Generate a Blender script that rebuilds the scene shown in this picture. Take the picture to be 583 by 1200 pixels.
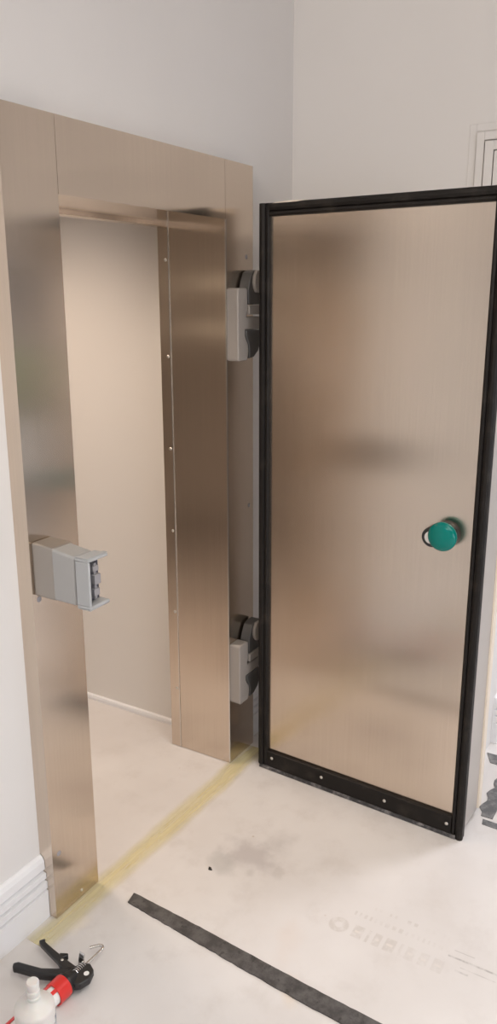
import bpy, bmesh, math, random
from mathutils import Vector, Matrix
random.seed(4)
PI = math.pi
for o in list(bpy.data.objects): bpy.data.objects.remove(o)
S = bpy.context.scene
COL = S.collection

# ---------------------------------------------------------------- camera
cd = bpy.data.cameras.new('camera'); cam = bpy.data.objects.new('camera', cd); COL.objects.link(cam)
FPX = 941.5
cd.sensor_fit = 'VERTICAL'; cd.sensor_height = 24.0; cd.lens = FPX / 1200 * 24.0
cd.clip_start = 0.02; cd.clip_end = 200
yaw, pitch, roll = math.radians(58.9691), math.radians(-14.8609), math.radians(-0.1099)
fw = Vector((math.sin(yaw)*math.cos(pitch), math.cos(yaw)*math.cos(pitch), math.sin(pitch)))
rt = Vector((math.cos(yaw), -math.sin(yaw), 0)); up = rt.cross(fw)
r2 = rt*math.cos(roll) + up*math.sin(roll); u2 = up*math.cos(roll) - rt*math.sin(roll)
M = Matrix((r2, u2, -fw)).transposed().to_4x4(); M.translation = (-1.3921, -1.4933, 1.75)
cam.matrix_world = M
S.camera = cam

# ---------------------------------------------------------------- world, lights, exposure
w = bpy.data.worlds.new('world'); S.world = w; w.use_nodes = True
bg = w.node_tree.nodes['Background']
sky = w.node_tree.nodes.new('ShaderNodeTexSky'); sky.sky_type = 'HOSEK_WILKIE'; sky.turbidity = 4
sky.sun_direction = Vector((0.3, -0.6, 0.75)).normalized()
w.node_tree.links.new(sky.outputs[0], bg.inputs[0]); bg.inputs[1].default_value = 1.5
S.view_settings.view_transform = 'Standard'; S.view_settings.look = 'None'
S.view_settings.gamma = 1.0; S.view_settings.use_curve_mapping = False
S.view_settings.exposure = 0.0

def area(name, loc, target, sx, sy, power, color):
    l = bpy.data.lights.new(name, 'AREA'); l.shape = 'RECTANGLE'; l.size = sx; l.size_y = sy
    l.energy = power; l.color = color
    o = bpy.data.objects.new(name, l); COL.objects.link(o); o.location = loc
    o.rotation_euler = (Vector(target) - Vector(loc)).to_track_quat('-Z', 'Y').to_euler()
    return o
WARM = (1.0, 0.84, 0.68); COOL = (0.86, 0.93, 1.0)
sn = bpy.data.lights.new('sun', 'SUN'); sn.energy = 3.2; sn.angle = 0.02; sn.color = (1, 0.96, 0.9)
so = bpy.data.objects.new('sun', sn); COL.objects.link(so); so.rotation_euler = Vector((-0.08, -0.16, -0.98)).to_track_quat('-Z', 'Y').to_euler()
l = area('ceiling_glow', (-0.7, -2.2, 3.0), (-0.7, -2.1, 0), 2.0, 2.0, 45, (1.0, 0.945, 0.845)); l.data.spread = math.radians(138)
l = area('right_wall_fill', (-2.3, -1.1, 2.9), (1.5, -0.3, 2.35), 0.8, 0.6, 7, (1.0, 0.89, 0.78)); l.data.spread = math.radians(75)  # unseen fill added to brighten the upper right wall
l = area('window_daylight', (-1.2, -4.35, 1.25), (-0.8, -1.2, 0.1), 2.4, 1.5, 27, (0.88, 0.90, 1.0)); l.data.spread = math.radians(125)
area('side_window_daylight', (-3.05, -1.3, 1.3), (0, -1.3, 0.9), 1.6, 1.4, 3, (1.0, 0.86, 0.70))
area('corridor_daylight', (2.6, -2.0, 2.7), (2.4, -0.9, 0.6), 0.8, 0.6, 50, (0.94, 0.94, 1.0))
l = area('cold_room_lamp', (0.35, 0.85, 2.38), (0.40, 0.80, 0), 0.5, 0.5, 12.5, (1.0, 0.80, 0.64)); l.data.spread = math.radians(115)
l = area('cold_room_wall_fill', (-0.4, 1.3, 2.3), (-2.2, 2.0, 1.9), 0.5, 0.3, 0.6, (1.0, 0.82, 0.66)); l.data.spread = math.radians(100)  # fill added to lighten the far side wall mirrored in the reveal

# ---------------------------------------------------------------- materials
def mat(name, color, rough=0.6, metal=0.0, **kw):
    m = bpy.data.materials.new(name); m.use_nodes = True
    b = m.node_tree.nodes['Principled BSDF']
    b.inputs['Base Color'].default_value = (*color, 1); b.inputs['Roughness'].default_value = rough
    b.inputs['Metallic'].default_value = metal
    for k, v in kw.items(): b.inputs[k.replace('_', ' ')].default_value = v
    return m
class NT:
    def __init__(s, m): s.t = m.node_tree; s.b = s.t.nodes['Principled BSDF']
    def n(s, kind, **p):
        x = s.t.nodes.new(kind)
        for k, v in p.items(): setattr(x, k, v)
        return x
    def l(s, a, b): s.t.links.new(a, b)
    def val(s, sock, v):
        if isinstance(v, (int, float)): sock.default_value = v
        else: s.l(v, sock)
    def math(s, op, a, b=0.0, c=None, clamp=False):
        x = s.n('ShaderNodeMath', operation=op); x.use_clamp = clamp
        s.val(x.inputs[0], a); s.val(x.inputs[1], b)
        if c is not None: s.val(x.inputs[2], c)
        return x.outputs[0]
    def coord(s): return s.n('ShaderNodeTexCoord').outputs['Object']
    def noise(s, vec, scale, detail=4, rough=0.55, sx=(1,1,1)):
        mp = s.n('ShaderNodeMapping'); mp.inputs['Scale'].default_value = sx; s.l(vec, mp.inputs[0])
        x = s.n('ShaderNodeTexNoise'); x.inputs['Scale'].default_value = scale
        x.inputs['Detail'].default_value = detail; x.inputs['Roughness'].default_value = rough
        s.l(mp.outputs[0], x.inputs[0]); return x.outputs[0]
    def ramp(s, v, lo, hi, a=0.0, b=1.0):
        x = s.n('ShaderNodeMapRange'); x.interpolation_type = 'SMOOTHSTEP'
        s.val(x.inputs[0], v); x.inputs[1].default_value = lo; x.inputs[2].default_value = hi
        x.inputs[3].default_value = a; x.inputs[4].default_value = b; return x.outputs[0]
    def mix(s, f, a, b):
        x = s.n('ShaderNodeMix', data_type='RGBA'); s.val(x.inputs[0], f)
        for q, v in ((x.inputs[6], a), (x.inputs[7], b)):
            if isinstance(v, tuple): q.default_value = (*v, 1)
            else: s.l(v, q)
        return x.outputs[2]
    def bump(s, h, strength=0.1, dist=0.002):
        x = s.n('ShaderNodeBump'); x.inputs['Strength'].default_value = strength; x.inputs['Distance'].default_value = dist
        s.l(h, x.inputs['Height']); s.l(x.outputs[0], s.b.inputs['Normal'])

def steel(name, color, rough=0.3, aniso=0.75, streak=0.06):
    m = mat(name, color, rough, 1.0); t = NT(m); c = t.coord()
    geo = t.n('ShaderNodeNewGeometry')
    cr = t.n('ShaderNodeVectorMath', operation='CROSS_PRODUCT'); t.l(geo.outputs['True Normal'], cr.inputs[0]); cr.inputs[1].default_value = (0, 0, 1)
    ad = t.n('ShaderNodeVectorMath', operation='ADD'); t.l(cr.outputs[0], ad.inputs[0]); ad.inputs[1].default_value = (0.003, 0.002, 0)
    t.l(ad.outputs[0], t.b.inputs['Tangent'])
    t.b.inputs['Anisotropic'].default_value = aniso
    grain = t.noise(c, 1.0, 3, 0.6, (160, 160, 2.5))
    smudge = t.noise(c, 2.2, 1, 0.5)
    f = t.math('ADD', t.math('MULTIPLY', grain, 0.35), t.math('MULTIPLY', smudge, 0.65))
    dk = tuple(x*(1-streak) for x in color); lt = tuple(min(1, x*(1+streak)) for x in color)
    t.l(t.mix(t.ramp(f, 0.3, 0.7), dk, lt), t.b.inputs['Base Color'])
    t.l(t.ramp(smudge, 0.3, 0.7, rough*0.9, rough*1.12), t.b.inputs['Roughness'])
    return m
STEEL = steel('brushed_steel', (0.675, 0.58, 0.49), 0.18, 0.85)
STEEL_DOOR = steel('brushed_steel_door', (0.67, 0.58, 0.495), 0.22, 0.8)
STEEL_RET = steel('steel_return', (0.62, 0.59, 0.56), 0.42, 0.4)

def plaster(name, c1, rough=0.75):
    m = mat(name, c1, rough); t = NT(m); c = t.coord()
    n = t.noise(c, 1.3, 5)
    t.l(t.mix(t.ramp(n, 0.35, 0.65), tuple(x*0.975 for x in c1), c1), t.b.inputs['Base Color'])
    t.bump(t.noise(c, 90, 3), 0.08, 0.001); return m
WALL = plaster('wall_plaster', (0.765, 0.745, 0.73))
COLDWALL = plaster('cold_room_panel', (0.78, 0.75, 0.715), 0.5)
CEIL = plaster('ceiling_paint', (0.82, 0.80, 0.78))
TRIM = plaster('gloss_trim_paint', (0.83, 0.83, 0.845), 0.4)
GROOVE = mat('trim_shadow_gap', (0.55, 0.53, 0.51), 0.7)

# floor: pale resin screed with stains of their own shape
FLOOR = mat('floor_screed', (0.76, 0.69, 0.63), 0.55); t = NT(FLOOR); c = t.coord()
sp = t.n('ShaderNodeSeparateXYZ'); t.l(c, sp.inputs[0]); X, Y = sp.outputs[0], sp.outputs[1]
wob = t.noise(c, 9, 5, 0.6); fine = t.noise(c, 60, 4, 0.65); big = t.noise(c, 1.7, 4)
base = t.mix(t.ramp(big, 0.35, 0.7), (0.62, 0.59, 0.575), (0.685, 0.66, 0.648))
base = t.mix(t.ramp(t.noise(c, 6, 6, 0.65), 0.48, 0.75, 0, 0.8), base, (0.575, 0.54, 0.52))
def blob(cx, cy, rx, ry, rot=0.0, amp=0.6):
    ca, sa = math.cos(rot), math.sin(rot)
    dx = t.math('SUBTRACT', X, cx); dy = t.math('SUBTRACT', Y, cy)
    u = t.math('ADD', t.math('MULTIPLY', dx, ca/rx), t.math('MULTIPLY', dy, sa/rx))
    v = t.math('SUBTRACT', t.math('MULTIPLY', dy, ca/ry), t.math('MULTIPLY', dx, sa/ry))
    d = t.math('SQRT', t.math('ADD', t.math('MULTIPLY', u, u), t.math('MULTIPLY', v, v)))
    d = t.math('ADD', d, t.math('MULTIPLY', t.math('SUBTRACT', wob, 0.5), 2.2))
    return t.ramp(d, 0.15, 1.15, amp, 0.0)
for (bx, by, rx, ry, ro, am, colr) in (
        (0.535, -0.335, 0.12, 0.08, 1.2, 0.8, (0.46, 0.425, 0.42)),
        (0.62, -0.40, 0.09, 0.07, 0.3, 0.55, (0.45, 0.42, 0.41)),
        (0.45, -0.28, 0.07, 0.05, 0.9, 0.6, (0.45, 0.44, 0.43)),
        (0.455, -0.385, 0.030, 0.022, 0.4, 0.5, (0.47, 0.44, 0.42)),
        (0.50, -0.46, 0.03, 0.02, 0.4, 0.35, (0.47, 0.44, 0.42)),
        (0.27, -0.62, 0.10, 0.05, 0.3, 0.25, (0.62, 0.52, 0.46)),
        (0.62, -0.95, 0.16, 0.08, 0.2, 0.25, (0.55, 0.51, 0.48)),
        (0.13, -0.70, 0.05, 0.03, 0.5, 0.30, (0.70, 0.56, 0.40)),
        (0.02, -0.07, 0.05, 0.03, 0.0, 0.35, (0.85, 0.76, 0.60))):
    base = t.mix(blob(bx, by, rx, ry, ro, am), base, colr)
# worn printing pressed into the floor cover, running along -y
def box_mask(x0, x1, y0, y1, soft=0.004):
    a = t.ramp(X, x0, x0+soft); b_ = t.ramp(X, x1-soft, x1, 1, 0); c_ = t.ramp(Y, y0, y0+soft); d_ = t.ramp(Y, y1-soft, y1, 1, 0)
    return t.math('MULTIPLY', t.math('MULTIPLY', a, b_), t.math('MULTIPLY', c_, d_))
worn = t.ramp(t.noise(c, 30, 4, 0.7), 0.36, 0.6, 0.3, 1.45)
def stamp(mask, amt, colr=(0.50, 0.46, 0.43)):
    global base
    base = t.mix(t.math('MULTIPLY', t.math('MULTIPLY', mask, worn), amt), base, colr)
dx = t.math('SUBTRACT', X, 0.405); dy = t.math('SUBTRACT', Y, -0.715)
rr = t.math('SQRT', t.math('ADD', t.math('MULTIPLY', dx, dx), t.math('MULTIPLY', dy, dy)))
ring = t.math('MULTIPLY', t.ramp(rr, 0.008, 0.014), t.ramp(rr, 0.026, 0.032, 1, 0))
stamp(ring, 0.42)
yy = -0.757
for k, wd in enumerate((0.034, 0.012, 0.026, 0.034, 0.012, 0.03, 0.03, 0.034)):
    am = 0.42 if k < 4 else 0.24
    stamp(box_mask(0.38, 0.432, yy-wd, yy), am)
    if wd > 0.02: stamp(box_mask(0.40, 0.412, yy-wd+0.006, yy-0.006), am*0.8, (0.76, 0.70, 0.65))
    yy -= wd + 0.008
yy = -0.735
for k in range(16):
    wd = 0.008 + 0.008*random.random(); stamp(box_mask(0.462, 0.482, yy-wd, yy, 0.003), 0.35 if k < 9 else 0.2)
    if k % 3: stamp(box_mask(0.508, 0.524, yy-0.03-wd, yy-0.03, 0.003), 0.38 if 3 < k < 9 else 0.12)
    yy -= wd + 0.006
for (x0, x1, y0, y1, am) in ((0.452, 0.462, -1.20, -1.02, 0.55), (0.428, 0.434, -1.16, -1.06, 0.5), (0.41, 0.42, -1.09, -1.05, 0.45), (0.48, 0.486, -1.09, -1.03, 0.5)):
    stamp(box_mask(x0, x1, y0, y1, 0.004), am, (0.33, 0.31, 0.30))
vor = t.n('ShaderNodeTexVoronoi'); vor.inputs['Scale'].default_value = 7; t.l(c, vor.inputs['Vector'])
speck = t.math('MULTIPLY', t.ramp(vor.outputs['Distance'], 0.015, 0.04, 1, 0), t.ramp(big, 0.45, 0.55))
base = t.mix(t.math('MULTIPLY', speck, 0.6), base, (0.45, 0.36, 0.28))
t.l(base, t.b.inputs['Base Color']); t.l(t.ramp(wob, 0.3, 0.7, 0.42, 0.62), t.b.inputs['Roughness'])
t.bump(t.math('ADD', fine, t.math('MULTIPLY', wob, 2.0)), 0.12, 0.002)

RUBBER = mat('black_gasket_rubber', (0.022, 0.018, 0.016), 0.5, 0, Specular_IOR_Level=0.25); t = NT(RUBBER); c = t.coord()
t.l(t.mix(t.ramp(t.noise(c, 14, 5), 0.5, 0.8), (0.010, 0.008, 0.007), (0.032, 0.027, 0.022)), t.b.inputs['Base Color'])
DUSTY = mat('dusty_rubber', (0.05, 0.048, 0.05), 0.6); t = NT(DUSTY); c = t.coord()
t.l(t.mix(t.ramp(t.noise(c, 34, 6, 0.7), 0.42, 0.72), (0.035, 0.034, 0.036), (0.22, 0.21, 0.21)), t.b.inputs['Base Color'])
TAPE = mat('dark_grey_tape', (0.10, 0.095, 0.095), 0.5); t = NT(TAPE); c = t.coord()
f1 = t.ramp(t.noise(c, 38, 6, 0.7), 0.56, 0.66); b1 = t.mix(t.ramp(t.noise(c, 22, 6, 0.7), 0.35, 0.65), (0.042, 0.039, 0.039), (0.10, 0.094, 0.092))
t.l(t.mix(t.math('MULTIPLY', f1, 0.85), b1, (0.022, 0.02, 0.02)), t.b.inputs['Base Color'])
t.bump(t.noise(c, 45, 5, 0.7), 0.35, 0.002)
GREYTAPE = mat('grey_tape', (0.13, 0.13, 0.135), 0.5); t = NT(GREYTAPE); c = t.coord()
t.l(t.mix(t.ramp(t.noise(c, 26, 5, 0.7), 0.4, 0.7), (0.10, 0.10, 0.105), (0.24, 0.235, 0.23)), t.b.inputs['Base Color'])
# yellow masking film: thin, with a worn see-through edge
YEL = mat('yellow_masking_film', (0.80, 0.68, 0.30), 0.5); t = NT(YEL); c = t.coord()
sp = t.n('ShaderNodeSeparateXYZ'); t.l(c, sp.inputs[0])
ay = t.math('ABSOLUTE', t.math('ADD', sp.outputs[1], t.math('MULTIPLY', t.math('SUBTRACT', t.noise(c, 5, 4), 0.5), 0.03)))
al = t.math('MULTIPLY', t.ramp(ay, 0.008, 0.056, 0.40, 0.0), t.ramp(t.noise(c, 3.2, 5, 0.6, (1, 3, 1)), 0.25, 0.6, 0.55, 1.0))
core = t.ramp(t.noise(c, 1, 4, 0.6, (3, 95, 1)), 0.42, 0.62, 0.0, 0.07)
t.l(t.math('MULTIPLY', t.math('ADD', al, t.math('MULTIPLY', core, t.ramp(ay, 0.02, 0.05, 1, 0))), 0.9, clamp=True), t.b.inputs['Alpha'])
t.l(t.mix(core, (0.84, 0.75, 0.42), (0.78, 0.66, 0.33)), t.b.inputs['Base Color'])

GREY = mat('grey_plastic', (0.42, 0.43, 0.44), 0.38)
GREYD = mat('steel_housing_cover', (0.36, 0.33, 0.30), 0.35, 0.6)
GREYL = mat('grey_plastic_housing', (0.38, 0.375, 0.37), 0.33)
HINGE_L = mat('hinge_cover_grey', (0.32, 0.29, 0.265), 0.4)
HINGE_D = mat('hinge_dark_grey', (0.075, 0.072, 0.07), 0.4)
DARKIN = mat('dark_recess_metal', (0.10, 0.10, 0.13), 0.35, 0.6)
CHROME = mat('chrome', (0.72, 0.71, 0.70), 0.18, 1.0)
SCREW = mat('steel_screw', (0.72, 0.69, 0.65), 0.3, 1.0)
DULL = mat('dull_bolt', (0.36, 0.35, 0.37), 0.5, 0.4)
TEAL = mat('teal_green_plastic', (0.0, 0.18, 0.155), 0.16, 0, Specular_IOR_Level=0.3)
WHITE = mat('white_plastic', (0.80, 0.79, 0.77), 0.4)
BLACK = mat('black_plastic', (0.014, 0.014, 0.015), 0.38)
RED = mat('red_paint', (0.62, 0.03, 0.025), 0.28)
EDGE = mat('door_edge_grey', (0.50, 0.465, 0.435), 0.45, 0.25)
FILM = mat('cream_protective_film', (0.80, 0.71, 0.60), 0.5)
BOTTLE = mat('white_bottle_plastic', (0.66, 0.64, 0.61), 0.38); BOTTLE.node_tree.nodes['Principled BSDF'].inputs['Subsurface Weight'].default_value = 0.15
INK = mat('bluish_print', (0.16, 0.19, 0.24), 0.5)
GLASS = mat('window_glass', (1, 1, 1), 0.02, 0, Transmission_Weight=1.0, IOR=1.02)
PAVING = plaster('pale_paving', (0.50, 0.52, 0.56)); 
RENDER = plaster('garden_wall_render', (0.40, 0.37, 0.36))
LEAF = mat('hedge_green', (0.10, 0.19, 0.06), 0.6); t = NT(LEAF); c = t.coord()
t.l(t.mix(t.ramp(t.noise(c, 12, 5), 0.35, 0.65), (0.06, 0.14, 0.035), (0.20, 0.36, 0.12)), t.b.inputs['Base Color'])

# ---------------------------------------------------------------- mesh helpers
def V(bm, p): return bm.verts.new(p)
def box(bm, x0, x1, y0, y1, z0, z1):
    v = [V(bm, (x, y, z)) for x in (x0, x1) for y in (y0, y1) for z in (z0, z1)]
    for f in ((0,1,3,2), (4,6,7,5), (0,4,5,1), (2,3,7,6), (0,2,6,4), (1,5,7,3)): bm.faces.new([v[i] for i in f])
    return bm
def prism(bm, pts, axis, a, b):
    """closed 2-D outline extruded along axis (0 x, 1 y, 2 z) from a to b"""
    def P(p, w):
        q = list(p); q.insert(axis, w); return tuple(q)
    lo = [V(bm, P(p, a)) for p in pts]; hi = [V(bm, P(p, b)) for p in pts]
    n = len(pts); bm.faces.new(lo); bm.faces.new(hi[::-1])
    for i in range(n): bm.faces.new((lo[i], hi[i], hi[(i+1) % n], lo[(i+1) % n]))
    return bm
def lathe(bm, prof, axis='z', center=(0,0,0), seg=32):
    """profile [(radius, height)] spun about axis through center"""
    rings = []
    for r, h in prof:
        ring = []
        for k in range(seg):
            a = 2*PI*k/seg; ca, sa = r*math.cos(a), r*math.sin(a)
            p = {'z': (ca, sa, h), 'y': (ca, h, sa), 'x': (h, ca, sa)}[axis]
            ring.append(V(bm, tuple(p[i]+center[i] for i in range(3))))
        rings.append(ring)
    for a, b in zip(rings, rings[1:]):
        for k in range(seg): bm.faces.new((a[k], a[(k+1) % seg], b[(k+1) % seg], b[k]))
    bm.faces.new(rings[0][::-1]); bm.faces.new(rings[-1]); return bm
def tube(bm, pts, r, seg=12):
    pts = [Vector(p) for p in pts]; rings = []; n = len(pts)
    nrm = None
    for i, p in enumerate(pts):
        d = (pts[min(i+1, n-1)] - pts[max(i-1, 0)]).normalized()
        if nrm is None: nrm = d.orthogonal().normalized()
        nrm = (nrm - d*nrm.dot(d)).normalized(); bi = d.cross(nrm)
        rad = r[i] if isinstance(r, (list, tuple)) else r
        rings.append([V(bm, p + (nrm*math.cos(2*PI*k/seg) + bi*math.sin(2*PI*k/seg))*rad) for k in range(seg)])
    for a, b in zip(rings, rings[1:]):
        for k in range(seg): bm.faces.new((a[k], a[(k+1) % seg], b[(k+1) % seg], b[k]))
    bm.faces.new(rings[0][::-1]); bm.faces.new(rings[-1]); return bm
def NB(): return bmesh.new()
def obj(name, bm, m, parent=None, bevel=0.0, smooth=None, seg=2):
    bmesh.ops.recalc_face_normals(bm, faces=bm.faces[:])
    me = bpy.data.meshes.new(name); bm.to_mesh(me); bm.free()
    o = bpy.data.objects.new(name, me); COL.objects.link(o); me.materials.append(m)
    if parent: o.parent = parent
    if smooth is None: smooth = bevel > 0
    if smooth:
        for p in me.polygons: p.use_smooth = True
        me.set_sharp_from_angle(angle=math.radians(38))
    if bevel:
        b = o.modifiers.new('bevel', 'BEVEL'); b.width = bevel; b.segments = seg; b.limit_method = 'ANGLE'; b.angle_limit = math.radians(35)
    return o
def thing(name, label, cat, loc=(0,0,0), rz=0.0, group=None):
    o = bpy.data.objects.new(name, None); COL.objects.link(o); o.location = loc; o.rotation_euler = (0, 0, rz); o.empty_display_size = 0.1
    o['label'] = label; o['category'] = cat
    if group: o['group'] = group
    return o
def tag(o, label, cat, group=None):
    o['label'] = label; o['category'] = cat
    if group: o['group'] = group
    return o
def struct(name, bm, m, parent=None, bevel=0.0):
    o = obj(name, bm, m, parent, bevel)
    o['kind'] = 'structure'; return o
def dup_tree(src, parent=None):
    c_ = src.copy(); COL.objects.link(c_); c_.parent = parent
    for ch in list(src.children): dup_tree(ch, c_)
    return c_

# ---------------------------------------------------------------- dimensions
P = 0.05                       # wall face behind the steel frame face (y = 0)
X1, X2, X3 = 0.181, 0.948, 1.1226
Z1, Z2 = 2.001, 2.183
D1, D2 = 0.2345, 0.278
XR = 1.5                       # right wall
CH = 3.1

# ---------------------------------------------------------------- structure
struct('floor', box(NB(), -3.2, 5.2, -4.6, 3.0, -0.1, 0.0), FLOOR)
b = NB(); box(b, -3.2, X1-0.006, P, 0.25, 0, CH); box(b, X2+0.006, 1.7, P, 0.25, 0, CH); box(b, X1-0.006, X2+0.006, P, 0.25, Z1+0.006, CH)
struct('wall_front', b, WALL)
DY0, DY1, DZ = -0.83, -2.55, 2.104      # doorway in the right wall
b = NB(); box(b, XR, XR+0.12, DY0, P, 0, CH); box(b, XR, XR+0.12, -4.6, DY1, 0, CH); box(b, XR, XR+0.12, DY1, DY0, DZ, CH)
struct('wall_right', b, WALL)
b = NB(); box(b, -3.2, -3.1, -4.6, P, 0, 0.5); box(b, -3.2, -3.1, -4.6, P, 2.1, CH); box(b, -3.2, -3.1, -4.6, -2.2, 0.5, 2.1); box(b, -3.2, -3.1, -0.4, P, 0.5, 2.1)
struct('wall_left', b, WALL)
b = NB(); box(b, -3.2, 2.2, -4.6, -4.5, 0, 0.4); box(b, -3.2, 5.2, -4.6, -4.5, 2.1, CH); box(b, -3.2, -2.5, -4.6, -4.5, 0.4, 2.1); box(b, 0.1, 2.2, -4.6, -4.5, 0.4, 2.1); box(b, 5.0, 5.2, -4.6, -4.5, 0, 2.1)
struct('wall_back', b, WALL)
struct('ceiling', box(NB(), -3.2, 5.2, -4.6, 3.0, CH, CH+0.1), CEIL)
# adjoining corridor behind the doorway
struct('wall_corridor', box(NB(), XR+0.12, 5.2, -0.83, -0.73, 0, CH), WALL)
b = NB(); box(b, 5.1, 5.2, -4.5, -0.83, 0, CH)
struct('wall_corridor_end', b, WALL)
# cold room behind the steel frame
struct('wall_cold_room_right', box(NB(), 1.08, 1.16, 0.25, 2.3, 0, 2.45), COLDWALL)
struct('wall_cold_room_left', box(NB(), -2.3, -2.2, 0.25, 2.3, 0, 2.45), COLDWALL)
struct('wall_cold_room_back', box(NB(), -2.3, 1.16, 2.2, 2.3, 0, 2.45), COLDWALL)
struct('ceiling_cold_room', box(NB(), -2.3, 1.16, 0.25, 2.3, 2.4, 2.45), COLDWALL)
b = NB(); prism(b, [(1.08, 0), (1.065, 0), (1.065, 0.012), (1.068, 0.02), (1.08, 0.022)], 1, 0.25, 2.2)
struct('baseboard_cold_room', b, TRIM)

STRIP = mat('reflection_strip_glow', (0.8, 0.8, 0.8), 0.5); STRIP.node_tree.nodes['Principled BSDF'].inputs['Emission Color'].default_value = (1, 0.84, 0.66, 1); STRIP.node_tree.nodes['Principled BSDF'].inputs['Emission Strength'].default_value = 0.9
for z_ in (1.87, 1.52):  # glowing strips added only to put bright bands into the steel reflections
    b = NB(); box(b, -2.2, -2.165, 1.2, 2.19, z_-0.018, z_+0.018)
    tag(obj('reflection_strip', b, STRIP, bevel=0.004), 'thin glowing strip added for steel reflections, high on the far cold room side wall, %s one' % ('upper' if z_ > 1.7 else 'lower'), 'reflection helper')

# moulded skirting board (profile in (offset, z))
def skirting(name, axis, a, b_, base_, sgn):
    prof = [(0, 0), (0.024, 0), (0.024, 0.090), (0.013, 0.092), (0.013, 0.095), (0.023, 0.098), (0.023, 0.120), (0.010, 0.122), (0.010, 0.127), (0.021, 0.130), (0.021, 0.148), (0.008, 0.150), (0.008, 0.156), (0.018, 0.160), (0.017, 0.186), (0.012, 0.197), (0.004, 0.203), (0, 0.203)]
    bm = NB()
    pts = [(base_ + sgn*o_, z) for o_, z in prof]
    prism(bm, pts, axis, a, b_)
    return struct(name, bm, TRIM)
skirting('baseboard_left', 0, -3.1, -0.001, P, -1)
skirting('baseboard_right', 0, X3+0.001, XR, P, -1)
skirting('baseboard_corridor', 0, XR+0.12, 5.1, -0.83, -1)
skirting('baseboard_side', 1, DY0+0.20, P, XR, -1)

# stepped architrave round the doorway in the right wall
def arch_ring(bm, out, inn, dep0, dep1):
    # a three-sided band from offset out to offset inn (measured from the opening), standing dep1 off the wall
    y0o, y0i = DY0+out, DY0+inn; y1o, y1i = DY1-out, DY1-inn; zo, zi = DZ+out, DZ+inn
    box(bm, XR-dep1, XR-dep0, y0i, y0o, 0, zo); box(bm, XR-dep1, XR-dep0, y1o, y1i, 0, zo); box(bm, XR-dep1, XR-dep0, y1i, y0i, zi, zo)
b = NB(); arch_ring(b, 0.207, 0.183, 0, 0.003); arch_ring(b, 0.179, 0.153, 0, 0.013); arch_ring(b, 0.149, 0.120, 0, 0.018); arch_ring(b, 0.116, 0.078, 0, 0.020); arch_ring(b, 0.076, 0.040, 0, 0.016); arch_ring(b, 0.038, 0.0, 0, 0.011)
struct('trim_1', b, WALL, bevel=0.0015)

# windows
def window(name, plane, axis, a0, a1, z0, z1):
    fr = NB()
    def bx(u0, u1, w0, w1, d=0.03):
        if axis == 'x': box(fr, plane-d, plane+d, u0, u1, w0, w1)
        else: box(fr, u0, u1, plane-d, plane+d, w0, w1)
    m_ = (a0+a1)/2
    bx(a0, a1, z0, z0+0.05); bx(a0, a1, z1-0.05, z1); bx(a0, a0+0.05, z0, z1); bx(a1-0.05, a1, z0, z1); bx(m_-0.03, m_+0.03, z0, z1)
    o = struct(name, fr, TRIM)
    g = NB()
    if axis == 'x': box(g, plane-0.003, plane+0.003, a0+0.05, a1-0.05, z0+0.05, z1-0.05)
    else: box(g, a0+0.05, a1-0.05, plane-0.003, plane+0.003, z0+0.05, z1-0.05)
    obj('pane', g, GLASS, o); return o
window('window_1', -4.55, 'y', -2.5, 0.1, 0.4, 2.1)
window('window_2', -3.15, 'x', -2.2, -0.4, 0.5, 2.1)
window('window_3', -4.55, 'y', 2.2, 5.0, 0.0, 2.1)
struct('ground', box(NB(), -40, 60, -50, 40, -0.2, -0.12), PAVING)
hb = NB()
for k in range(40):
    x = 2 + k*0.3
    lathe(hb, [(0.15, 0), (0.40, 0.15), (0.46, 0.5), (0.38, 0.85), (0.15, 1.02)], 'z', (x, -9.2 + random.uniform(-.1, .1), -0.12), 8)
struct('wall_garden', box(NB(), 0, 20, -14.2, -14.0, -0.12, 4.5), RENDER)
tag(obj('hedge', hb, LEAF, smooth=True), 'green clipped hedge outside beyond the glazed corridor door', 'hedge')

# ---------------------------------------------------------------- steel door frame
fr = thing('steel_door_frame', 'brushed stainless steel frame around the open cold room doorway', 'door frame', (0, 0, 0))
def sheet(name, x0, x1, y0, y1, z0, z1, m=STEEL, bev=0.0015, par=fr): return obj(name, box(NB(), x0, x1, y0, y1, z0, z1), m, par, bev)
obj('left_jamb', prism(NB(), [(0, P+0.004), (0, 0), (X1, 0), (X1, 0.002), (0.002, 0.002), (0.002, P+0.004)], 2, 0.002, Z2), STEEL, fr)
obj('right_jamb', prism(NB(), [(X3, P+0.004), (X3, 0), (X2, 0), (X2, 0.002), (X3-0.002, 0.002), (X3-0.002, P+0.004)], 2, 0.002, Z2), STEEL, fr)
obj('header', prism(NB(), [(P+0.004, Z2), (0, Z2), (0, Z1), (0.002, Z1), (0.002, Z2-0.002), (P+0.004, Z2-0.002)], 0, X1+0.0013, X2-0.0013), STEEL, fr)
sheet('right_reveal_panel', X2, X2+0.004, 0.0022, D1, 0.002, Z1, bev=0)
sheet('right_reveal_strip', X2-0.0015, X2+0.007, D1+0.001, D2, 0.002, Z1, bev=0.0006)
sheet('left_reveal_panel', X1-0.004, X1, 0.0022, D1, 0.002, Z1, bev=0)
sheet('left_reveal_strip', X1-0.007, X1+0.0015, D1+0.001, D2, 0.002, Z1, bev=0.0006)
sheet('header_soffit', X1, X2, 0.0022, D1, Z1, Z1+0.004, bev=0)
sheet('header_rear_lip', X1, X2, D1+0.001, D2, Z1-0.014, Z1+0.007)
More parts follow.
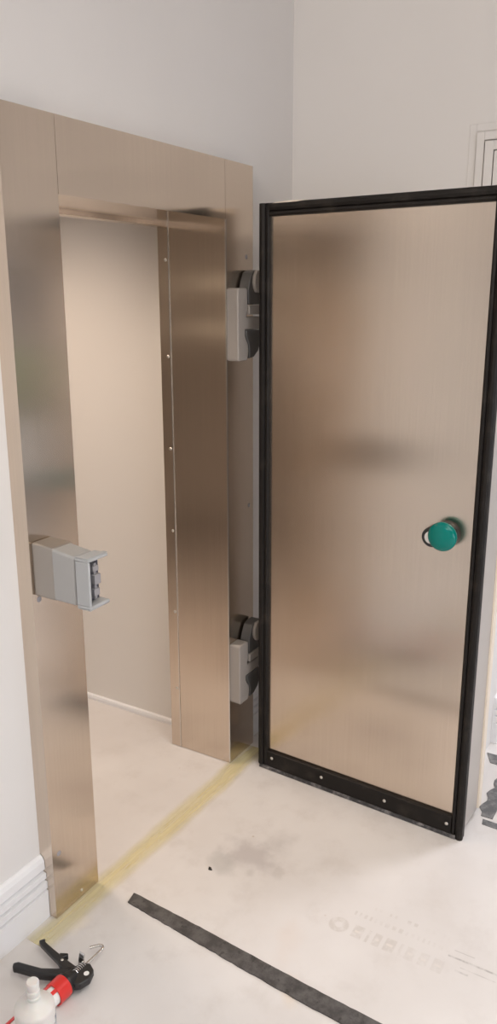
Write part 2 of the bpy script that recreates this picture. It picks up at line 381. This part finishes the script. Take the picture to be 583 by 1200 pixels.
# screws in the rear strip
def dome(r, h): return [(r, 0), (r, h*0.3), (r*0.8, h*0.75), (r*0.4, h), (0.0002, h)]
def screw(par, loc, axis, sgn, r=0.006, h=0.003, m=SCREW, name='screw'):
    bm = NB(); lathe(bm, [(a, sgn*q) for a, q in dome(r, h)], axis, (0, 0, 0), 14)
    o = obj(name, bm, m, par, smooth=True); o.location = loc; return o
for z in (1.88, 1.552, 1.22, 0.908, 0.583, 0.26): screw(fr, (X2-0.0015, 0.246, z), 'x', -1, 0.006, 0.003)
for (x, z, m_) in ((1.079, 1.889, DULL), (1.093, 1.007, DULL), (0.022, 0.988, DULL), (0.026, 0.207, DULL)): screw(fr, (x, 0, z), 'y', -1, 0.008, 0.002, m_, 'bolt')
screw(fr, (0.107, 0, 0.024), 'y', -1, 0.005, 0.003)
obj('reveal_bead', box(NB(), X2-0.0028, X2-0.0003, D1-0.0018, D1+0.0012, 0.002, Z1), CHROME, fr)
o = obj('seam_trim', box(NB(), X2-0.0025, X2+0.0025, -0.0022, 0.003, 0.002, Z1), CHROME, fr)
o['label'] = 'bright corner edge of the right reveal'

# strike housing on the left jamb
st = obj('latch_keeper', prism(NB(), [(0.002, 1.004), (0.002, 1.146), (-0.055, 1.143), (-0.145, 1.131), (-0.145, 1.002)], 0, 0.008, 0.078), GREYL, fr, 0.006)
st['label'] = 'grey plastic latch keeper on the left jamb'
bm = NB(); prism(bm, [(-0.0005, 1.003), (-0.0005, 1.148), (-0.075, 1.1425), (-0.075, 1.0025)], 0, 0.007, 0.079)
obj('mounting_shroud', bm, GREYD, st, 0.005)
bm = NB()
box(bm, 0.006, 0.080, -0.193, -0.149, 1.124, 1.133); box(bm, 0.006, 0.080, -0.193, -0.149, 1.000, 1.009)
box(bm, 0.006, 0.014, -0.193, -0.149, 1.009, 1.124); box(bm, 0.014, 0.080, -0.156, -0.149, 1.009, 1.124)
bm2 = obj('end_cap', bm, GREY, st, 0.0025)
for (z0, z1) in ((1.133, 1.1345), (0.9985, 1.000)):
    pass
bm = NB(); prism(bm, [(0.006, -0.193), (0.081, -0.190), (0.081, -0.178), (0.006, -0.150)], 2, 1.1330, 1.1350); prism(bm, [(0.006, -0.193), (0.080, -0.190), (0.080, -0.18), (0.006, -0.150)], 2, 0.9980, 0.9998)
obj('striker_prong', bm, GREY, st, 0.001)
bm = NB(); box(bm, 0.018, 0.068, -0.168, -0.157, 1.012, 1.121); obj('recess_plate', bm, DARKIN, st)
bm = NB(); box(bm, 0.03, 0.05, -0.188, -0.166, 1.030, 1.048); box(bm, 0.03, 0.052, -0.191, -0.166, 1.060, 1.086); box(bm, 0.03, 0.05, -0.187, -0.166, 1.094, 1.108); box(bm, 0.036, 0.044, -0.184, -0.166, 1.02, 1.115)
obj('striker_block', bm, DULL, st, 0.001)

# hinges (two) on the right jamb
def make_hinge():
    h = bpy.data.objects.new('hinge', None); COL.objects.link(h); h.parent = fr; h.empty_display_size = 0.05
    h['label'] = 'grey plastic cold room door hinge with dark wedges'
    # local origin: jamb face, bottom of the cover
    bm = NB(); prism(bm, [(0.0, 0.006), (0.005, 0.0), (0.060, 0.0), (0.066, 0.014), (0.070, 0.035), (0.066, 0.055), (0.052, 0.072), (0.046, 0.085), (0.046, 0.103), (0.150, 0.103), (0.150, 0.146), (0.056, 0.146), (0.056, 0.158), (0.062, 0.165), (0.062, 0.236), (0.054, 0.240), (0.005, 0.240), (0.0, 0.234)], 1, -0.045, 0)
    obj('hinge_cover', bm, HINGE_L, h, 0.004)
    bm = NB(); prism(bm, [(0.048, 0.103), (0.048, 0.086), (0.054, 0.073), (0.068, 0.056), (0.072, 0.035), (0.070, 0.006), (0.100, 0.010), (0.130, 0.030), (0.145, 0.060), (0.145, 0.101)], 1, -0.048, -0.004)
    obj('lower_wedge', bm, HINGE_D, h, 0.003)
    bm = NB(); prism(bm, [(0.067, 0.186), (0.067, 0.235), (0.076, 0.262), (0.094, 0.292), (0.118, 0.300), (0.150, 0.300), (0.150, 0.186)], 1, -0.046, -0.006)
    obj('upper_wedge', bm, HINGE_D, h, 0.003)
    bm = NB(); box(bm, 0.066, 0.150, -0.050, -0.012, 0.153, 0.184)
    obj('hinge_arm', bm, HINGE_L, h, 0.002)
    bm = NB(); prism(bm, [(0.096, 0.240), (0.091, 0.258), (0.094, 0.280), (0.108, 0.298), (0.150, 0.300), (0.150, 0.225), (0.108, 0.226)], 1, -0.058, -0.044)
    obj('arm_cap', bm, HINGE_L, h, 0.003)
    return h
hg = make_hinge(); hg.location = (0.950, 0, 1.545)
h2 = dup_tree(hg, fr); h2.location = (0.950, 0, 0.262)

# ---------------------------------------------------------------- cold room door
dr = thing('cold_room_door', 'open stainless steel cold room door with black rubber gasket edge', 'door', (0.989, -0.0999, 0), math.radians(-92.9836))
L, H, T = 0.812, 2.047, 0.160
obj('door_panel', box(NB(), 0.012, L-0.012, 0.018, T-0.02, 0.035, H-0.012), STEEL_DOOR, dr, 0.002)
b = NB(); box(b, L-0.012, L-0.004, 0.022, T, 0.03, H-0.012); box(b, 0.004, 0.012, 0.022, T, 0.03, H-0.012); box(b, 0.012, L-0.012, 0.022, T, H-0.012, H-0.005)
obj('door_edge', b, EDGE, dr, 0.001)['label'] = 'plain light grey metal edge of the door'
b = NB(); box(b, -0.004, L+0.003, T, T+0.028, 0.035, H+0.012)
for k, (q0, q1, dz) in enumerate(((0.045, 0.075, 0.02), (0.10, 0.12, 0.012))): pass
obj('outer_skin', b, FILM, dr, 0.002)['label'] = 'cream protective film over the outer face'
# magnetic gasket: rounded rubber profile on three sides
def gasket_prof(w_):   # across (0..w_), depth 0..0.02, face bulged
    return [(0, 0.018), (0, 0.006), (0.006, 0.001), (w_*0.35, 0), (w_*0.55, 0.003), (w_*0.62, 0.008), (w_*0.7, 0.004), (w_-0.006, 0.003), (w_, 0.008), (w_, 0.018)]
GW = 0.040
prof = gasket_prof(GW)
bm = NB(); prism(bm, prof, 2, 0.012, H); obj('gasket_hinge_side', bm, RUBBER, dr)
bm = NB(); prism(bm, [(L-a, d) for a, d in prof], 2, 0.0, H-0.002); obj('gasket_latch_side', bm, RUBBER, dr)
bm = NB(); prism(bm, [(d, H-a) for a, d in prof], 0, GW*0.98, L-GW*0.98); obj('gasket_top', bm, RUBBER, dr)
bm = NB(); box(bm, L-0.012, L-0.001, 0.012, 0.030, 0.004, H-0.01); obj('gasket_backing', bm, RUBBER, dr)
bm = NB(); prism(bm, [(0.004, 0.012), (0.020, 0.012), (0.020, 0.076), (0.008, 0.076), (0.005, 0.074)], 0, GW, L-GW)
kp = obj('sweep_strip', bm, RUBBER, dr)
bm = NB(); prism(bm, [(-0.002, 0.002), (0.022, 0.002), (0.022, 0.013), (0.001, 0.013)], 0, 0.008, L-0.022); obj('bottom_seal', bm, DUSTY, dr)
ey = 0.0035
for x, z in ((0.062, 0.052), (0.278, 0.048), (0.530, 0.046), (0.757, 0.046)): screw(kp, (x, ey, z), 'y', -1, 0.006, 0.003)
# paper remnants stuck on the top gasket
bm = NB(); prism(bm, [(0.05, H-0.002), (0.14, H-0.002), (0.18, H+0.001), (0.12, H+0.003), (0.07, H+0.001)], 1, 0.004, 0.016); obj('film_scrap', bm, FILM, dr)
# release knob
kx, kz = 0.690, 1.046
bm = NB(); lathe(bm, [(0.042, 0.018), (0.042, 0.002), (0.039, -0.002), (0.0001, -0.002)], 'y', (kx-0.003, 0, kz-0.003), 40)
kb = obj('release_knob', bm, BLACK, dr, smooth=True); kb['label'] = 'round teal green emergency release knob'
bm = NB(); lathe(bm, [(0.030, 0.0), (0.030, -0.010), (0.043, -0.012), (0.0455, -0.016), (0.0455, -0.026), (0.042, -0.032), (0.032, -0.037), (0.016, -0.040), (0.0001, -0.041)], 'y', (kx, 0, kz), 48)
obj('knob_cap', bm, TEAL, kb, smooth=True)
bm = NB(); lathe(bm, [(0.032, 0.018), (0.032, -0.008), (0.030, -0.011), (0.0001, -0.011)], 'y', (kx-0.040, 0, kz-0.012), 36)
obj('indicator_bezel', bm, BLACK, kb, smooth=True)
bm = NB(); lathe(bm, [(0.020, -0.010), (0.020, -0.013), (0.0001, -0.013)], 'y', (kx-0.041, 0, kz-0.012), 32)
obj('indicator_plate', bm, WHITE, kb, smooth=True)
# latch block on the outer face, sticking past the latch edge
bm = NB(); box(bm, L-0.05, L+0.020, T+0.022, T+0.075, 0.955, 1.085)
lb = obj('latch_block', bm, HINGE_L, dr, 0.006); lb['label'] = 'grey latch block with black slots on the outer face'
bm = NB(); box(bm, L+0.017, L+0.0215, T+0.032, T+0.070, 1.020, 1.055); box(bm, L+0.017, L+0.0215, T+0.032, T+0.070, 0.972, 1.003)
obj('latch_slot', bm, BLACK, lb, 0.002)

# ---------------------------------------------------------------- strips on the floor
def ribbon(name, left, right, m, z=0.0045):
    """strip between two edge polylines, resting on the floor with real thickness"""
    bm = NB(); n = len(left)
    top = [(V(bm, (*a, z)), V(bm, (*b_, z))) for a, b_ in zip(left, right)]
    bot = [(V(bm, (*a, 0.0002)), V(bm, (*b_, 0.0002))) for a, b_ in zip(left, right)]
    for i in range(n-1):
        bm.faces.new((top[i][0], top[i+1][0], top[i+1][1], top[i][1])); bm.faces.new((bot[i][0], bot[i][1], bot[i+1][1], bot[i+1][0]))
        bm.faces.new((top[i][0], bot[i][0], bot[i+1][0], top[i+1][0])); bm.faces.new((top[i][1], top[i+1][1], bot[i+1][1], bot[i][1]))
    bm.faces.new((top[0][0], top[0][1], bot[0][1], bot[0][0])); bm.faces.new((top[-1][0], bot[-1][0], bot[-1][1], top[-1][1]))
    return obj(name, bm, m)
ctrl = [(-0.130, 0.178, 0.040), (-0.25, 0.170, 0.044), (-0.41, 0.160, 0.050), (-0.60, 0.146, 0.052), (-0.80, 0.134, 0.054), (-0.95, 0.128, 0.054), (-1.25, 0.118, 0.054)]
lf, rg = [], []
N = 60
for k in range(N+1):
    s = k/N*(len(ctrl)-1); i = min(int(s), len(ctrl)-2); f = s-i
    y = ctrl[i][0]*(1-f)+ctrl[i+1][0]*f; x = ctrl[i][1]*(1-f)+ctrl[i+1][1]*f; wd = ctrl[i][2]*(1-f)+ctrl[i+1][2]*f
    j = 0.0012 if 0 < k < N else 0.004
    lf.append((x-wd/2+random.uniform(-j, j), y-0.006*(k == 0))); rg.append((x+wd/2+random.uniform(-j, j)*0.6, y+0.002*(k == 0)))
tag(ribbon('floor_strip', lf, rg, TAPE), 'long scuffed black rubber strip lying across the foreground floor', 'strip')
# grey tape behind the open door
def ripped(y, x0, x1, wd, n=14, j=0.005):
    a, b_ = [], []
    for k in range(n+1):
        x = x0 + (x1-x0)*k/n; a.append((x, y-wd/2+random.uniform(-j, j)*0.3)); b_.append((x, y+wd/2+random.uniform(-j, j)))
    return a, b_
a, b_ = ripped(-0.945, 1.12, 1.50, 0.055, 16, 0.012); tag(ribbon('floor_tape', a, b_, GREYTAPE, 0.003), 'wide torn grey tape running from behind the door to the doorway', 'tape')
o = ribbon('floor_tape', [(1.50-0.03, -0.87), (1.50-0.03, -1.1), (1.49-0.03, -1.4)], [(1.535, -0.84), (1.535, -1.1), (1.53, -1.4)], GREYTAPE, 0.0035)
tag(o, 'grey tape along the threshold of the far right doorway', 'tape')
o = ribbon('floor_tape', [(1.075, -0.945), (1.07, -1.1), (1.06, -1.35)], [(1.105, -0.94), (1.10, -1.1), (1.09, -1.35)], GREYTAPE, 0.002)
tag(o, 'narrow grey tape at the right edge nearest the open door corner', 'tape')
# yellow masking film along the threshold: object space y = across
bm = NB(); box(bm, -0.60, 0.60, -0.07, 0.07, 0.0002, 0.0009)
o = obj('masking_tape', bm, YEL); o.location = (0.50, -0.028, 0); o.rotation_euler = (0, 0, math.radians(-0.5))
tag(o, 'pale yellow masking film stuck along the cold room threshold', 'tape')
# little chip of debris
bm = NB(); prism(bm, [(0, 0), (0.012, 0.003), (0.016, 0.010), (0.004, 0.012)], 2, 0.0, 0.003); o = obj('debris_chip', bm, BLACK); o.location = (0.405, -0.275, 0.0003); o.rotation_euler = (0, 0, 0.6)
tag(o, 'tiny dark chip lying on the grey floor stain', 'debris')

# ---------------------------------------------------------------- caulking gun, axis along x
AZ = 0.031; AY = -0.205
gun = thing('caulking_gun', 'black and red caulking gun lying on its side on the floor', 'caulking gun', (-0.20, AY, 0), math.radians(-2.5))
g0 = Matrix.Translation((-0.20, AY, 0)).inverted()
def gx(x, y, z=0): return (x+0.20, y-AY, z)
# barrel: open half cradle (red) with front and rear rings
bm = NB()
seg = 20
def arc(x0, x1, a0, a1, r0, r1):
    n_ = seg; ring = []
    for k in range(n_+1):
        a = a0 + (a1-a0)*k/n_
        ring.append([V(bm, (x_, r_*math.cos(a), AZ + r_*math.sin(a))) for x_ in (x0, x1) for r_ in (r0, r1)])
    for p, q in zip(ring, ring[1:]):
        bm.faces.new((p[1], q[1], q[3], p[3])); bm.faces.new((p[0], p[2], q[2], q[0])); bm.faces.new((p[0], q[0], q[1], p[1])); bm.faces.new((p[2], p[3], q[3], q[2]))
    for p in (ring[0], ring[-1]): bm.faces.new((p[0], p[1], p[3], p[2]))
arc(-0.25, 0.012, math.radians(40), math.radians(75), 0.0265, 0.0285)
arc(-0.25, 0.012, math.radians(-10), math.radians(-100), 0.0265, 0.0285)
arc(-0.25, 0.012, math.radians(108), math.radians(128), 0.0265, 0.0285)
arc(-0.022, 0.016, 0, 2*PI, 0.0265, 0.0298)
arc(-0.26, -0.235, 0, 2*PI, 0.0265, 0.0298)
br = obj('barrel', bm, RED, gun, 0.0, True); br['label'] = 'red open-slotted barrel'
bm = NB(); lathe(bm, [(0.0285, 0.013), (0.0285, 0.024), (0.024, 0.030), (0.019, 0.050), (0.016, 0.052), (0.0001, 0.052)], 'x', (0, 0, AZ), 28)
obj('rear_cap', bm, BLACK, gun, smooth=True)
# handle frame plate and loop behind the cap
bm = NB(); prism(bm, [(0.028, 0.020), (0.060, 0.018), (0.090, 0.006), (0.098, -0.014), (0.088, -0.036), (0.062, -0.047), (0.034, -0.040), (0.022, -0.022), (0.022, 0.010)], 2, AZ-0.010, AZ+0.010)
hd = obj('body_frame', bm, BLACK, gun, 0.003)
bm = NB(); lathe(bm, [(0.0072, 0.0), (0.0072, 0.0008), (0.0001, 0.0008)], 'z', (0.068, -0.029, AZ+0.0098), 20); obj('hang_hole', bm, WHITE, hd)
def bar(name, pts, wds, z0, z1, par, m=BLACK, bev=0.002):
    pts = [Vector(p) for p in pts]; A, B = [], []
    for i, p in enumerate(pts):
        d = (pts[min(i+1, len(pts)-1)] - pts[max(i-1, 0)]).normalized(); n_ = Vector((-d.y, d.x)); A.append(p+n_*wds[i]/2); B.append(p-n_*wds[i]/2)
    bm = NB(); prism(bm, [tuple(q) for q in A+B[::-1]], 2, z0, z1); return obj(name, bm, m, par, bev)
def gp(x, y): return (x+0.20, y-AY)
bar('grip_handle', [gp(-0.220, -0.050), gp(-0.212, -0.058), gp(-0.203, -0.090), gp(-0.194, -0.125), gp(-0.172, -0.165), gp(-0.150, -0.190)], [0.016, 0.020, 0.020, 0.022, 0.026, 0.028], AZ-0.011, AZ+0.011, gun, bev=0.005)
tr = bar('trigger', [gp(-0.113, -0.046), gp(-0.120, -0.056), gp(-0.127, -0.095), gp(-0.134, -0.140), gp(-0.140, -0.165), gp(-0.141, -0.205)], [0.018, 0.014, 0.016, 0.020, 0.028, 0.024], AZ-0.008, AZ+0.008, gun, bev=0.003)
bar('trigger_lug', [gp(-0.128, -0.130), gp(-0.112, -0.146)], [0.020, 0.008], AZ-0.006, AZ+0.009, gun)
screw(tr, (*gp(-0.134, -0.146), AZ+0.008), 'z', 1, 0.004, 0.002, SCREW, 'pivot_rivet')
rod = [(0.02, 0, AZ), (0.08, 0, AZ), (0.135, 0.0, AZ), (0.156, 0.0, AZ+0.001)]
for k in range(1, 9):
    a = math.radians(-90 + 140*k/8); rod.append((0.156+0.0095*math.cos(a), 0.0095+0.0095*math.sin(a), AZ+0.001))
rod += [(0.154, 0.0245, AZ), (0.143, 0.0335, AZ-0.001)]
bm = NB(); tube(bm, rod, 0.0042, 12); obj('push_rod', bm, CHROME, gun, smooth=True)
bm = NB(); prism(bm, [(0.088, AZ-0.008), (0.094, AZ-0.008), (0.100, AZ+0.026), (0.098, AZ+0.030), (0.094, AZ+0.022)], 1, 0.006, 0.024); rl = obj('release_catch', bm, CHROME, gun, 0.001)
sp_ = []
for k in range(60):
    a = k*0.65; sp_.append((0.055+k*0.0006, 0.0085*math.cos(a), AZ+0.006+0.0085*math.sin(a)))
bm = NB(); tube(bm, sp_, 0.0014, 6); obj('spring', bm, CHROME, gun, smooth=True)
bm = NB(); lathe(bm, [(0.0245, -0.240), (0.0245, 0.004), (0.0001, 0.004)], 'x', (0, 0, AZ), 28)
ct = obj('sealant_cartridge', bm, WHITE, smooth=True); ct.location = (-0.20, AY, 0); ct.rotation_euler = (0, 0, math.radians(-2.5))
tag(ct, 'white sealant cartridge seen through the slots of the red gun barrel', 'sealant cartridge')

# ---------------------------------------------------------------- bottle
bt = thing('plastic_bottle', 'white plastic bottle with a stubby nozzle at the bottom left corner', 'bottle', (-0.378, -0.312, 0))
bm = NB(); lathe(bm, [(0.040, 0.0), (0.0445, 0.004), (0.0455, 0.012), (0.0455, 0.193), (0.0448, 0.1975), (0.0425, 0.2005), (0.030, 0.2065), (0.020, 0.212), (0.016, 0.219), (0.0001, 0.220)], 'z', (0, 0, 0), 48)
bb = obj('bottle_body', bm, BOTTLE, bt, smooth=True)
bm = NB(); lathe(bm, [(0.0155, 0.212), (0.0155, 0.226), (0.0130, 0.228), (0.0130, 0.232), (0.0152, 0.234), (0.0152, 0.243), (0.0132, 0.245), (0.0130, 0.253), (0.0148, 0.255), (0.0148, 0.263), (0.0128, 0.266), (0.0001, 0.266)], 'z', (0, 0, 0), 32)
obj('nozzle', bm, BOTTLE, bt, smooth=True)
# printed marks wrap the body on its camera-right side
for k, (a0, a1, z0, z1) in enumerate(((-62, -50, 0.160, 0.170), (-46, -36, 0.160, 0.170), (-66, -38, 0.150, 0.154), (-66, -30, 0.10, 0.135))):
    bm = NB(); vs = []
    n_ = 8
    for i in range(n_+1):
        a = math.radians(a0+(a1-a0)*i/n_); vs.append([V(bm, (r_*math.cos(a), r_*math.sin(a), z)) for r_ in (0.0454, 0.0459) for z in (z0, z1)])
    for p, q in zip(vs, vs[1:]):
        bm.faces.new((p[2], q[2], q[3], p[3])); bm.faces.new((p[1], p[3], q[3], q[1])); bm.faces.new((p[0], q[0], q[2], p[2]))
    obj('print', bm, INK, bb)
